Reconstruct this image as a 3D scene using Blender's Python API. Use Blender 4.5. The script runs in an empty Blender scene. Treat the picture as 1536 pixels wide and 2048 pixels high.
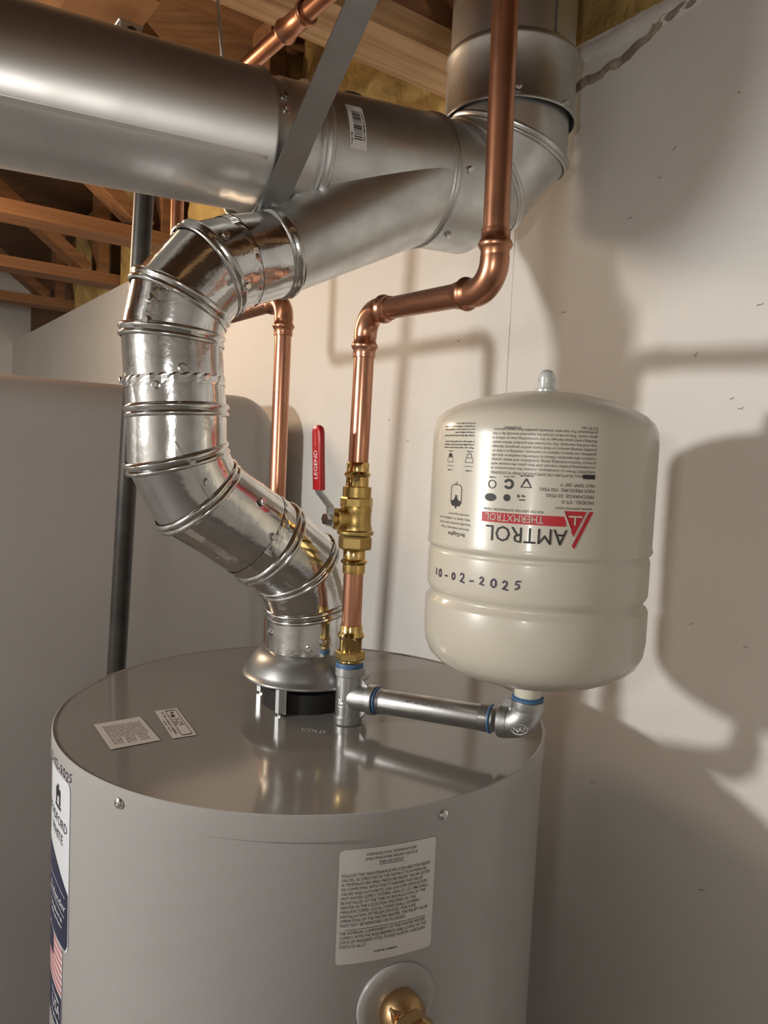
import bpy, bmesh, math, random
from mathutils import Vector, Matrix
random.seed(7)
S = bpy.context.scene
COL = S.collection
R_ = math.radians

# ------------------------------------------------------------------ camera, world, lamps, exposure
cam_d = bpy.data.cameras.new('camera'); cam = bpy.data.objects.new('camera', cam_d); COL.objects.link(cam)
CAMZ = 1.6486
p_, r_ = R_(4.1308), R_(2.5758)
fw = Vector((0, math.cos(p_), -math.sin(p_))); up0 = Vector((0, math.sin(p_), math.cos(p_)))
rt = Vector((1, 0, 0)) * math.cos(r_) + up0 * math.sin(r_); up = rt.cross(fw)
M = Matrix((rt, up, -fw)).transposed().to_4x4(); M.translation = (0, 0, CAMZ)
cam.matrix_world = M
cam_d.sensor_fit = 'VERTICAL'; cam_d.sensor_height = 36; cam_d.lens = 1500 / 2048 * 36
cam_d.clip_start = 0.02
S.camera = cam

w = bpy.data.worlds.new('world'); S.world = w; w.use_nodes = True
w.node_tree.nodes['Background'].inputs[0].default_value = (0.8, 0.7, 0.6, 1)
w.node_tree.nodes['Background'].inputs[1].default_value = 0.02

def lamp(name, loc, energy, color, radius):
    l = bpy.data.lights.new(name, 'POINT'); l.energy = energy; l.color = color; l.shadow_soft_size = radius
    o = bpy.data.objects.new(name, l); o.location = loc; COL.objects.link(o); return o
lamp('room_bulb', (-1.62, 0.04, 1.875), 82, (1.0, 0.985, 0.945), 0.058)
lamp('back_bulb', (-1.25, 1.60, 2.14), 24, (1.0, 0.73, 0.49), 0.12)
hl = bpy.data.lights.new('head_lamp', 'SPOT'); hl.energy = 7.0; hl.color = (1.0, 0.95, 0.89); hl.shadow_soft_size = 0.035
hl.spot_size = R_(92); hl.spot_blend = 1.0
ho = bpy.data.objects.new('head_lamp', hl); ho.location = (-0.17, -0.20, 1.72); COL.objects.link(ho)
ho.rotation_euler = (Vector((0.26, 1.0, 1.88)) - ho.location).to_track_quat('-Z', 'Y').to_euler()

vs = S.view_settings
vs.view_transform = 'Standard'; vs.look = 'None'; vs.gamma = 1; vs.use_curve_mapping = False
vs.exposure = 0.08

# ------------------------------------------------------------------ helpers
NV = Vector((0.8072, 0.5902, 0)); WD = Vector((0.5902, -0.8072, 0)); ZV = Vector((0, 0, 1))
def NS(n, s, z): return NV * n + WD * s + ZV * z
BASE = {}
def thing(name, label, cat, loc, group=None):
    o = bpy.data.objects.new(name, None); COL.objects.link(o); o.location = loc; o.empty_display_size = 0.05
    o['label'] = label; o['category'] = cat
    if group: o['group'] = group
    BASE[o] = Vector(loc); return o
def tag(o, label, cat, group=None):
    o['label'] = label; o['category'] = cat
    if group: o['group'] = group
    return o
def struct(o, label=None):
    o['kind'] = 'structure'
    if label: o['label'] = label
    return o
def obj(name, vf, mat, parent=None, smooth=True, angle=35, origin=None, label=None):
    vs_, fs = vf
    b = BASE[parent] if parent else Vector(origin) if origin is not None else Vector((0, 0, 0))
    me = bpy.data.meshes.new(name)
    me.from_pydata([tuple(Vector(v) - b) for v in vs_], [], fs)
    bm = bmesh.new(); bm.from_mesh(me); bmesh.ops.recalc_face_normals(bm, faces=bm.faces); bm.to_mesh(me); bm.free()
    if smooth:
        me.shade_smooth(); me.set_sharp_from_angle(angle=R_(angle))
    me.materials.append(mat)
    o = bpy.data.objects.new(name, me); COL.objects.link(o)
    if parent: o.parent = parent
    elif origin is not None: o.location = b
    BASE[o] = b
    if label: o['label'] = label
    return o
def join(*vfs):
    V, F = [], []
    for v, f in vfs:
        k = len(V); V += list(v); F += [tuple(i + k for i in q) for q in f]
    return V, F
def frame(d):
    d = Vector(d).normalized(); a = Vector((0, 0, 1)) if abs(d.z) < 0.9 else Vector((1, 0, 0))
    u = a.cross(d).normalized(); return u, d.cross(u), d
def lathe(prof, o=(0, 0, 0), d=(0, 0, 1), seg=48, close=True):
    """prof: (radius, height along d)"""
    u, v, d = frame(d); o = Vector(o); V, F = [], []; rows = []
    for (r, h) in prof:
        if r < 1e-6: rows.append([len(V)]); V.append(o + d * h)
        else:
            rows.append(list(range(len(V), len(V) + seg)))
            V += [o + d * h + (u * math.cos(6.283185 * i / seg) + v * math.sin(6.283185 * i / seg)) * r for i in range(seg)]
    for a, b in zip(rows, rows[1:]):
        for i in range(seg):
            j = (i + 1) % seg
            if len(a) == 1 and len(b) == 1: continue
            if len(a) == 1: F.append((a[0], b[i], b[j]))
            elif len(b) == 1: F.append((a[i], a[j], b[0]))
            else: F.append((a[i], a[j], b[j], b[i]))
    if close:
        for rw in (rows[0], rows[-1]):
            if len(rw) > 1: F.append(tuple(rw))
    return V, F
def polyprism(n, r, o, d, h, rot=0.0, ch=0.0):
    """regular prism, chamfered ends; r = circumradius"""
    u, v, d = frame(d); o = Vector(o); V = []
    rings = [(r * (1 - ch), 0), (r, h * .15 if ch else 0), (r, h * .85 if ch else h), (r * (1 - ch), h)] if ch else [(r, 0), (r, h)]
    for rr, hh in rings:
        V += [o + d * hh + (u * math.cos(rot + 6.283185 * i / n) + v * math.sin(rot + 6.283185 * i / n)) * rr for i in range(n)]
    F = []
    for k in range(len(rings) - 1):
        for i in range(n): j = (i + 1) % n; F.append((k*n+i, k*n+j, k*n+n+j, k*n+n+i))
    F.append(tuple(range(n))); F.append(tuple(range((len(rings)-1)*n, len(rings)*n)))
    return V, F
def mitre(pts, radii, seg=40):
    """rings of a pipe along a polyline, mitred at the joints -> list of (ring, normal, centre)"""
    pts = [Vector(p) for p in pts]; n = len(pts)
    if not hasattr(radii, '__len__'): radii = [radii] * n
    dirs = [(pts[i+1] - pts[i]).normalized() for i in range(n-1)]
    u, v, _ = frame(dirs[0]); out = []
    for i in range(n):
        if 0 < i < n-1:
            nm = (dirs[i-1] + dirs[i]).normalized()
        else: nm = dirs[0] if i == 0 else dirs[-1]
        da = dirs[max(i-1, 0)]
        ring = []
        for k in range(seg):
            a = 6.283185 * k / seg
            q = (u * math.cos(a) + v * math.sin(a)) * radii[i]
            t = -q.dot(nm) / da.dot(nm)
            ring.append(pts[i] + q + da * t)
        out.append((ring, nm, pts[i]))
        if 0 < i < n-1:
            rot = dirs[i-1].rotation_difference(dirs[i]); u = rot @ u; v = rot @ v
    return out
def loft(rings, cap=False):
    V, F = [], []; seg = len(rings[0])
    for r in rings: V += list(r)
    for a in range(len(rings)-1):
        for i in range(seg): j = (i+1) % seg; F.append((a*seg+i, a*seg+j, a*seg+seg+j, a*seg+seg+i))
    if cap: F.append(tuple(range(seg))); F.append(tuple(range((len(rings)-1)*seg, len(rings)*seg)))
    return V, F
def tube(pts, r, seg=24, cap=True): return loft([m[0] for m in mitre(pts, r, seg)], cap)
def arc(a, c, b, rad, n=10):
    """round the corner c of the path a-c-b"""
    a, c, b = Vector(a), Vector(c), Vector(b); d1 = (a-c).normalized(); d2 = (b-c).normalized()
    ang = d1.angle(d2); t = rad / math.tan(ang/2); p1 = c + d1*t; p2 = c + d2*t
    ctr = c + (d1+d2).normalized() * (rad / math.sin(ang/2)); v1 = p1-ctr; ax = v1.cross(p2-ctr).normalized(); tot = v1.angle(p2-ctr)
    return [ctr + Matrix.Rotation(tot*i/n, 3, ax) @ v1 for i in range(n+1)]
def bead(m, prof):
    """ridge along a mitre ring. prof: (offset along the ring normal, radial offset)"""
    ring, nm, c = m; rows = []
    for (a, dr) in prof:
        rows.append([p + (p-c).normalized()*dr + nm*a for p in ring])
    return loft(rows)
def box(o, sx, sy, sz, X=Vector((1,0,0)), Y=Vector((0,1,0)), Z=Vector((0,0,1))):
    """box centred at o"""
    o = Vector(o); V = [o + X*(sx/2*a) + Y*(sy/2*b) + Z*(sz/2*c) for a in (-1,1) for b in (-1,1) for c in (-1,1)]
    return V, [(0,1,3,2),(4,6,7,5),(0,4,5,1),(2,3,7,6),(0,2,6,4),(1,5,7,3)]
def bevelled(vf, wdt, seg=2):
    bm = bmesh.new(); vv = [bm.verts.new(v) for v in vf[0]]
    for f in vf[1]: bm.faces.new([vv[i] for i in f])
    bmesh.ops.recalc_face_normals(bm, faces=bm.faces)
    bmesh.ops.bevel(bm, geom=list(bm.edges), offset=wdt, segments=seg, profile=0.5, affect='EDGES')
    bm.verts.index_update(); out = ([v.co.copy() for v in bm.verts], [tuple(v.index for v in f.verts) for f in bm.faces]); bm.free(); return out
def strip_path(pts, wdir, width, thick):
    """flat strap along a path; wdir constant width direction"""
    pts = [Vector(p) for p in pts]; rows = []
    ws = [Vector(q).normalized() for q in wdir] if isinstance(wdir, list) else [Vector(wdir).normalized()]*len(pts)
    for i, p in enumerate(pts):
        wdir = ws[i]; t = (pts[min(i+1, len(pts)-1)] - pts[max(i-1, 0)]).normalized(); nn = t.cross(wdir).normalized()
        rows.append([p + wdir*(width/2*a) + nn*(thick/2*b) for a, b in ((-1,-1),(1,-1),(1,1),(-1,1))])
    return loft(rows, True)

# ---------- text as flat print
_tc = {}
def glyphs(s):
    if s in _tc: return _tc[s]
    cu = bpy.data.curves.new('t', 'FONT'); cu.body = s; cu.size = 1.0; cu.resolution_u = 2
    o = bpy.data.objects.new('t', cu); COL.objects.link(o)
    bpy.context.view_layer.update()
    me = bpy.data.meshes.new_from_object(o.evaluated_get(bpy.context.evaluated_depsgraph_get()))
    V = [(v.co.x, v.co.y) for v in me.vertices]; F = [tuple(p.vertices) for p in me.polygons]
    bpy.data.objects.remove(o); bpy.data.curves.remove(cu); bpy.data.meshes.remove(me)
    _tc[s] = (V, F); return V, F
def line(s, x, y, h, wdt=None, align='L', bold=0.0):
    """text at baseline (x, y), cap height h, optional total width"""
    V, F = glyphs(s)
    if not V: return [], []
    x0 = min(v[0] for v in V); x1 = max(v[0] for v in V); k = h / 0.69
    kx = k if wdt is None else wdt / (x1 - x0)
    W = (x1 - x0) * kx; off = {'L': 0, 'C': -W/2, 'R': -W}[align]
    out = [(x + off + (v[0]-x0)*kx, y + v[1]*k) for v in V]
    return out, list(F)
def smudge(x, y, h, wdt, seed=0, align='L'):
    """a line of print too small to read: runs of short marks in word lengths"""
    r = random.Random(seed*13+5); out = []; x += {'L': 0, 'C': -wdt/2, 'R': -wdt}[align]; e = x + wdt; k = max(h, wdt/120)
    while x < e - k*.3:
        for _ in range(r.randint(2, 8)):
            if x > e - k*.3: break
            ww = k*r.choice([.25, .45, .6]); y0 = y + h*r.choice([0, 0, .3]); y1 = y + h*r.choice([.65, .8, 1]); out.append(rect2(x, y0, min(x+ww, e), y1)); x += ww + k*.18
        x += k*.5
    return join(*out)
def rect2(x0, y0, x1, y1, nx=1, r=0.0):
    xs = [x0 + (x1-x0)*i/nx for i in range(nx+1)]
    if r > 0:
        e = [r*(1-math.cos(R_(a))) for a in (0, 20, 40, 60, 90)]
        xs = sorted(set([round(x0+q, 7) for q in e] + [round(x1-q, 7) for q in e] + [x for x in xs if x0+r < x < x1-r]))
    V, F = [], []
    for x in xs:
        d = 0
        if r > 0:
            q = min(x-x0, x1-x)
            if q < r: d = r - math.sqrt(max(0, r*r-(r-q)**2))
        V += [(x, y0+d), (x, y1-d)]
    for i in range(len(xs)-1): F.append((2*i, 2*i+2, 2*i+3, 2*i+1))
    return V, F
def stroke2(pts, wd_):
    V, F = [], []; n = len(pts)
    for i, (x, y) in enumerate(pts):
        a = pts[max(i-1, 0)]; b = pts[min(i+1, n-1)]; dx, dy = b[0]-a[0], b[1]-a[1]; l = math.hypot(dx, dy) or 1
        V += [(x - dy/l*wd_/2, y + dx/l*wd_/2), (x + dy/l*wd_/2, y - dx/l*wd_/2)]
        if i: F.append((2*i-2, 2*i-1, 2*i+1, 2*i))
    return V, F
def ell2(cx, cy, rx, ry, n=20, a0=0, a1=360, wd_=None):
    P = [(cx+rx*math.cos(R_(a0+(a1-a0)*i/n)), cy+ry*math.sin(R_(a0+(a1-a0)*i/n))) for i in range(n+1)]
    if wd_: return stroke2(P, wd_)
    return [(cx, cy)] + P, [(0, i+1, i+2) for i in range(n)]
def wrap(vf, fn): return [fn(x, y) for x, y in vf[0]], vf[1]
def cyl_map(cx, cy, rad, th0, z0, flip=1, k=1.0):
    """u along increasing theta (theta from -y towards +x), v up; flip=-1 turns the print upside down"""
    def fn(u, v):
        t = R_(th0) + flip*u*k/rad
        return Vector((cx + rad*math.sin(t), cy - rad*math.cos(t), z0 + flip*v*k))
    return fn
DIG = {'1': [[(.2,0),(.25,1)]], '0': [[(.5,.9),(.15,.65),(.15,.2),(.5,.0),(.8,.25),(.8,.7),(.5,.9),(.35,.85)]],
       '2': [[(.1,.75),(.35,1),(.7,.9),(.7,.6),(.35,.25),(.1,.05),(.4,.1),(.9,.0)]], '-': [[(.1,.45),(.85,.5)]],
       '5': [[(.95,1),(.3,.95),(.2,.55),(.6,.6),(.75,.3),(.5,.05),(.1,.0)]]}
def handwriting(s, h, adv, wd_):
    out = []; x = 0
    for i, c in enumerate(s):
        k = .8 + .25*((i*37) % 10)/10
        for st in DIG[c]:
            out.append(stroke2([(x + a*h*.8*k, b*h*k - .1*h*((i*7) % 3)) for a, b in st], wd_))
        x += adv*(.55 if c == '1' else 1)
    return join(*out)

# ------------------------------------------------------------------ materials
def mat(name, col, metal=0.0, rough=0.5, col2=None, vscale=6.0, vdet=3, vlo=.35, vhi=.65, bump=0.0, bscale=60.0, rough2=None, rot=None, scl=None, coat=0.0, spec=.5, bdist=.002):
    m = bpy.data.materials.new(name); m.use_nodes = True; nt = m.node_tree; b = nt.nodes['Principled BSDF']
    b.inputs['Base Color'].default_value = (*col, 1); b.inputs['Metallic'].default_value = metal; b.inputs['Roughness'].default_value = rough
    b.inputs['Coat Weight'].default_value = coat; b.inputs['Coat Roughness'].default_value = .07; b.inputs['Specular IOR Level'].default_value = spec
    tc = nt.nodes.new('ShaderNodeTexCoord'); src = tc.outputs['Object']
    if rot is not None or scl is not None:
        mp = nt.nodes.new('ShaderNodeMapping'); nt.links.new(src, mp.inputs[0])
        if rot is not None: mp.inputs['Rotation'].default_value = rot
        if scl is not None: mp.inputs['Scale'].default_value = scl
        if rot is not None and scl is not None:
            mp.inputs['Scale'].default_value = (1, 1, 1)
            mp2 = nt.nodes.new('ShaderNodeMapping'); nt.links.new(mp.outputs[0], mp2.inputs[0]); mp2.inputs['Scale'].default_value = scl; mp = mp2
        src = mp.outputs[0]
    if col2 is not None or rough2 is not None:
        nz = nt.nodes.new('ShaderNodeTexNoise'); nz.inputs['Scale'].default_value = vscale; nz.inputs['Detail'].default_value = vdet
        nt.links.new(src, nz.inputs['Vector'])
        mr = nt.nodes.new('ShaderNodeMapRange'); mr.inputs[1].default_value = vlo; mr.inputs[2].default_value = vhi
        nt.links.new(nz.outputs[0], mr.inputs[0])
        if col2 is not None:
            mx = nt.nodes.new('ShaderNodeMix'); mx.data_type = 'RGBA'
            mx.inputs[6].default_value = (*col, 1); mx.inputs[7].default_value = (*col2, 1)
            nt.links.new(mr.outputs[0], mx.inputs[0]); nt.links.new(mx.outputs[2], b.inputs['Base Color'])
        if rough2 is not None:
            m2 = nt.nodes.new('ShaderNodeMapRange'); m2.inputs[3].default_value = rough; m2.inputs[4].default_value = rough2
            nt.links.new(mr.outputs[0], m2.inputs[0]); nt.links.new(m2.outputs[0], b.inputs['Roughness'])
    if bump > 0:
        n2 = nt.nodes.new('ShaderNodeTexNoise'); n2.inputs['Scale'].default_value = bscale; n2.inputs['Detail'].default_value = 4
        nt.links.new(src, n2.inputs['Vector'])
        bp = nt.nodes.new('ShaderNodeBump'); bp.inputs['Strength'].default_value = bump; bp.inputs['Distance'].default_value = bdist
        nt.links.new(n2.outputs[0], bp.inputs['Height']); nt.links.new(bp.outputs[0], b.inputs['Normal'])
    return m
AZ = math.atan2(NV.y, NV.x)
GRAIN = (0, 0, -AZ)
mt = {}
mt['wall'] = mat('wall_paint', (.74, .72, .685), 0, .55, col2=(.70, .675, .635), vscale=3, bump=.5, bscale=26, bdist=.004)
mt['mortar'] = mat('mortar', (.42, .36, .29), 0, .9, col2=(.20, .165, .13), vscale=45, bump=.8, bscale=70, bdist=.006)
mt['chip'] = mat('chipped_paint', (.40, .35, .30), 0, .9)
mt['floor'] = mat('concrete', (.30, .28, .26), 0, .8, col2=(.22, .205, .19), vscale=4, bump=.3, bscale=30)
mt['ceil'] = mat('subfloor', (.17, .085, .035), 0, .8, col2=(.11, .055, .022), vscale=9, scl=(1, 6, 1))
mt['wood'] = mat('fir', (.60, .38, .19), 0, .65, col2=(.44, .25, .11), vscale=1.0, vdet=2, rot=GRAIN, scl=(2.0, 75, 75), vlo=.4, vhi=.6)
mt['wood_dark'] = mat('dark_fir', (.21, .095, .034), 0, .7, col2=(.13, .058, .02), vscale=1.0, vdet=2, rot=GRAIN, scl=(2.0, 60, 60))  # fir in a darker tone for far trusses, webs and rim board
mt['block'] = mat('orange_pine', (.42, .19, .065), 0, .65, col2=(.33, .14, .045), vscale=1.0, rot=GRAIN, scl=(40, 3, 40))
mt['insul'] = mat('fibreglass', (.46, .32, .11), 0, .95, col2=(.30, .19, .06), vscale=9, bump=1, bscale=25, bdist=.02)
mt['grey_tank'] = mat('grey_steel_paint', (.37, .345, .32), 0, .42, col2=(.335, .31, .29), vscale=3, bump=.12, bscale=9, bdist=.01)
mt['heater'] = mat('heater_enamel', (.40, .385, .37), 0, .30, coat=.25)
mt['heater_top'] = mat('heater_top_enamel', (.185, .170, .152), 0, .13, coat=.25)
mt['tank'] = mat('almond_enamel', (.56, .515, .43), 0, .32, coat=.4, bump=.06, bscale=8, bdist=.004)
mt['galv'] = mat('galvanised_new', (.78, .785, .785), 1, .09, col2=(.62, .625, .62), vscale=35, rough2=.19, bump=.38, bscale=60, bdist=.0016)
mt['galv_main'] = mat('galvanised_flue', (.80, .80, .78), 1, .36, col2=(.66, .655, .64), vscale=9, rough2=.46, bump=.06, bscale=12, bdist=.003)
mt['galv_wye'] = mat('galvanised_wye', (.74, .755, .75), 1, .34, col2=(.64, .655, .65), vscale=30, rough2=.44, bump=.06, bscale=40, bdist=.001)
mt['strap'] = mat('galvanised_strap', (.36, .365, .36), .9, .46, col2=(.30, .305, .30), vscale=20)
mt['hood'] = mat('draft_hood_steel', (.34, .34, .335), .85, .36, col2=(.28, .28, .275), vscale=25)
mt['malleable'] = mat('galvanised_malleable', (.55, .55, .545), 1, .34, col2=(.45, .45, .445), vscale=60, rough2=.46, bump=.25, bscale=220, bdist=.0008)
mt['nipple'] = mat('galvanised_nipple', (.52, .52, .51), 1, .32, col2=(.33, .33, .32), vscale=40, vlo=.5, vhi=.75, rough2=.48)
mt['copper'] = mat('copper', (.66, .33, .215), 1, .22, col2=(.52, .25, .155), vscale=14, rough2=.34)
mt['copper_dull'] = mat('copper_fitting', (.50, .24, .145), 1, .28, col2=(.38, .17, .095), vscale=25, rough2=.40)
mt['brass'] = mat('brass_polished', (.78, .56, .23), 1, .14, col2=(.70, .48, .18), vscale=40)
mt['brass_cast'] = mat('brass_cast', (.58, .42, .16), 1, .36, bump=.2, bscale=260, bdist=.0006, col2=(.50, .35, .12), vscale=30)
mt['bronze'] = mat('relief_valve_brass', (.55, .36, .18), 1, .36, bump=.2, bscale=200, bdist=.0006)
mt['sealant'] = mat('blue_thread_sealant', (.05, .135, .27), 0, .5)
mt['red'] = mat('red_vinyl', (.42, .006, .012), 0, .32, coat=.3)
mt['lever'] = mat('zinc_lever', (.42, .42, .415), .8, .38)
mt['steel'] = mat('zinc_screw', (.70, .70, .69), 1, .18)
mt['black_iron'] = mat('black_iron', (.030, .026, .023), .35, .42, col2=(.05, .043, .037), vscale=30)
mt['black'] = mat('black_rubber', (.012, .011, .010), 0, .6)
mt['paper'] = mat('white_paper', (.74, .715, .69), 0, .5)
mt['paper_top'] = mat('foil_sticker', (.47, .44, .41), 0, .4)
mt['white_label'] = mat('white_vinyl', (.74, .76, .79), 0, .3)
mt['navy'] = mat('navy_print', (.018, .022, .06), 0, .35)
mt['flag_red'] = mat('flag_red_print', (.62, .20, .20), 0, .4)
mt['ink'] = mat('black_ink', (.02, .018, .018), 0, .5)
mt['ink_grey'] = mat('grey_ink', (.12, .11, .105), 0, .5)
mt['white_ink'] = mat('white_ink', (.70, .70, .70), 0, .5)
mt['marker'] = mat('purple_marker', (.035, .015, .06), 0, .45)
mt['logo_red'] = mat('logo_red', (.45, .02, .03), 0, .35)
mt['cap'] = mat('pale_plastic', (.62, .64, .62), .25, .22, coat=.4)
mt['cream'] = mat('almond_nozzle', (.66, .62, .50), 0, .4)

# ------------------------------------------------------------------ the room
WN = 0.85; WTOP = 2.241
def slab(n0, n1, s0, s1, z0, z1): return box(NS((n0+n1)/2, (s0+s1)/2, (z0+z1)/2), n1-n0, s1-s0, z1-z0, NV, WD, ZV)
N0, S0, S1 = -2.7, -5.0, 1.9
struct(obj('floor', slab(N0, WN+.2, S0, S1, -.1, 0), mt['floor'], smooth=False), 'grey concrete basement floor')
wall = struct(obj('wall_back', slab(WN, WN+.2, S0, S1, 0, WTOP), mt['wall'], smooth=False), 'off-white painted masonry wall behind the water heater')
struct(obj('wall_front', slab(N0-.1, N0, S0, S1, 0, 2.64), mt['wall'], smooth=False), 'off-white basement wall facing the heater')
struct(obj('wall_left', slab(N0, WN+.2, S0-.1, S0, 0, 2.64), mt['wall'], smooth=False), 'off-white basement side wall at the far end')
struct(obj('wall_right', slab(N0, WN+.2, S1, S1+.1, 0, 2.64), mt['wall'], smooth=False), 'off-white basement side wall behind the camera')
struct(obj('ceiling', slab(N0, WN+.3, S0, S1, 2.64, 2.70), mt['ceil'], smooth=False), 'brown wooden subfloor over the trusses')
struct(obj('trim_1', slab(WN+.10, WN+.14, S0, S1, WTOP, 2.64), mt['wood_dark'], smooth=False), 'dark rim board above the wall')
# fine vertical seam and chipped mortar on the wall
def ridge(path, wid, dep, nr, seed, jag=.3):
    rnd = random.Random(seed); rows = []
    for i, P in enumerate(path):
        P = Vector(P); t = (Vector(path[min(i+1, len(path)-1)]) - Vector(path[max(i-1, 0)])).normalized(); c = t.cross(NV).normalized()
        row = []
        for k in range(nr+1):
            a = k/nr*2-1; h = dep*(1-a*a)*(.4+rnd.random()*jag*2) if 0 < k < nr else -.002
            row.append(P + c*(a*wid/2*(.6+rnd.random()*.8)) - NV*h)
        rows.append(row)
    V = [p for r in rows for p in r]; F = []
    for i in range(len(rows)-1):
        for k in range(nr): q = i*(nr+1)+k; F.append((q, q+1, q+nr+2, q+nr+1))
    return V, F
def sub(a, b, n, j=0, seed=1):
    rnd = random.Random(seed); a, b = Vector(a), Vector(b)
    return [a.lerp(b, i/n) + Vector((0, 0, (rnd.random()-.5)*j)) for i in range(n+1)]
def onw(s, z): return NS(WN, s, z)
crack = sub(onw(-.775, 2.178), onw(-.68, 2.192), 8, .006, 3) + sub(onw(-.67, 2.194), onw(-.61, 2.216), 6, .008, 4) + sub(onw(-.60, 2.218), onw(-.40, 2.238), 12, .006, 5)
obj('mortar_crack', ridge(crack, .016, .005, 5, 11), mt['mortar'], wall, smooth=False)
obj('mortar_bed', ridge(sub(onw(-.84, 2.224), onw(-.30, 2.229), 40, .004, 6), .034, .008, 4, 12, .15), mt['wall'], wall)
obj('wall_seam', ridge(sub(onw(-.852, 1.55), onw(-.852, 2.2), 40, 0, 7), .0025, .0016, 3, 13), mt['wall'], wall)
rnd = random.Random(21)
for (s, z) in ((-.60, 2.02), (-.58, 2.05), (-.64, 1.98), (-.50, 2.09), (-.42, 1.98), (-.41, 1.85), (-.455, 1.84), (-.40, 1.87), (-.53, 1.79), (-.48, 1.735), (-.47, 1.725), (-.44, 1.45), (-.51, 1.46), (-.40, 1.34), (-.64, 1.21), (-.47, 1.14), (-1.16, 1.72), (-1.10, 1.68), (-.97, 1.85), (-.745, 1.87)):
    pts = sub(onw(s-.002-rnd.random()*.003, z), onw(s+.001+rnd.random()*.003, z+rnd.random()*.006-.003), 3, .003, int(s*-1000))
    obj('paint_chip', ridge(pts, .0028, .0010, 3, int(z*1000)), mt['chip'], wall, smooth=False)

# floor trusses, insulation between them
def truss(s, label):
    t = thing('floor_truss', label, 'truss', NS(WN+.02, s-.045, WTOP), 'wooden floor trusses overhead')
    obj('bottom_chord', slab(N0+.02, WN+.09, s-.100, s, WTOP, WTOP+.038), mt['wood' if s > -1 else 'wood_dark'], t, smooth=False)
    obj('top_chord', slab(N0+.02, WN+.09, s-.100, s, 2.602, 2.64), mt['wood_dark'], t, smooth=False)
    obj('end_post', slab(WN-.075, WN-.037, s-.096, s-.004, WTOP+.038, 2.602), mt['wood_dark'], t, smooth=False)
    n = WN-.10; k = 0
    while n > -1.4:
        a = NS(n, s-.05, WTOP+.04); b = NS(n-.42, s-.05, 2.60)
        if k % 2: a, b = NS(n-.42, s-.05, WTOP+.04), NS(n, s-.05, 2.60)
        d = (b-a).normalized(); obj('web', box((a+b)/2, .036, .088, (b-a).length-.02, d.cross(WD), WD, d), mt['wood_dark'], t, smooth=False)
        n -= .44; k += 1
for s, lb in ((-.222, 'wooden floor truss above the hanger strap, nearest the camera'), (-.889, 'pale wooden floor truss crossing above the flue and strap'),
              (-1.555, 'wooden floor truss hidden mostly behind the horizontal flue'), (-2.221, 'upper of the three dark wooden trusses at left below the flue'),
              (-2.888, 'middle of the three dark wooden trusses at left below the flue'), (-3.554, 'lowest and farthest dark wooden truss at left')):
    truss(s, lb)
def lump(n0, n1, s0, s1, z0, z1, seed):
    rnd = random.Random(seed); V, F = [], []; a, b = 10, 8
    for i in range(a+1):
        for j in range(b+1):
            e = 0 if i in (0, a) or j in (0, b) else 1
            V.append(NS(n0 + (1-e)*.03 + rnd.random()*.03*e, s0+(s1-s0)*i/a, z0+(z1-z0)*j/b))
    for i in range(a):
        for j in range(b): q = i*(b+1)+j; F.append((q, q+1, q+b+2, q+b+1))
    k = len(V)
    edge = [i*(b+1) for i in range(a+1)] + [a*(b+1)+j for j in range(1, b+1)] + [i*(b+1)+b for i in range(a-1, -1, -1)] + [j for j in range(b-1, 0, -1)]
    V += [Vector(V[e]) + NV*(n1-n0-.03) for e in edge]; m = len(edge)
    for i in range(m): j = (i+1) % m; F.append((edge[i], edge[j], k+j, k+i))
    F.append(tuple(range(k, k+m)))
    return V, F
for i, (a, b, lb) in enumerate(((-.88, -.33, 'yellow fibreglass insulation above the wall top right of the flue'), (-1.545, -.999, 'yellow fibreglass insulation behind the pale truss above the wye'),
                   (-2.211, -1.665, 'yellow fibreglass insulation batt beside the black pipe, nearest one at left'), (-2.878, -2.331, 'yellow fibreglass insulation batt between upper and middle left trusses'),
                   (-3.544, -2.998, 'yellow fibreglass insulation batt between middle and lowest left trusses'))):
    tag(obj('insulation_batt', lump(WN-.03, WN+.095, a, b, WTOP, 2.6, i), mt['insul'], origin=NS(WN+.02, (a+b)/2, WTOP)), lb, 'insulation', 'fibreglass batts over the wall')
blk = tag(obj('blocking_board', slab(.255, .36, -1.54, -1.06, WTOP+.012, WTOP+.14), mt['block'], origin=NS(.30, -1.2, WTOP), smooth=False), 'orange-brown wooden block at top left above the flue', 'wood block')
cb = thing('pipe_bracket', 'small grey metal bracket with a hole above the flue at top left', 'bracket', NS(.335, -1.12, 2.22))
obj('plate', bevelled(box(NS(.335, -1.108, 2.222), .030, .004, .032, NV, WD, ZV), .001, 1), mt['lever'], cb)
obj('flange', bevelled(box(NS(.335, -1.123, 2.2375), .034, .034, .003, NV, WD, ZV), .001, 1), mt['lever'], cb)
obj('bolt', lathe([(0, 0), (.007, 0), (.007, .004), (0, .005)], NS(.335, -1.106, 2.224), WD, 10), mt['black'], cb)
cl = thing('conduit_fitting', 'black rubber fitting tucked above the wye under the pale truss', 'fitting', NS(.66, -1.06, 2.18))
obj('body', tube(arc(NS(.60, -1.07, 2.185), NS(.68, -1.07, 2.205), NS(.68, -1.07, 2.262), .03, 6), .022, 14), mt['black'], cl)
obj('collar', lathe([(.022, 0), (.028, .002), (.028, .018), (.022, .02)], NS(.625, -1.07, 2.191), (NS(.08, 0, .02)), 14), mt['black'], cl)

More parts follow.
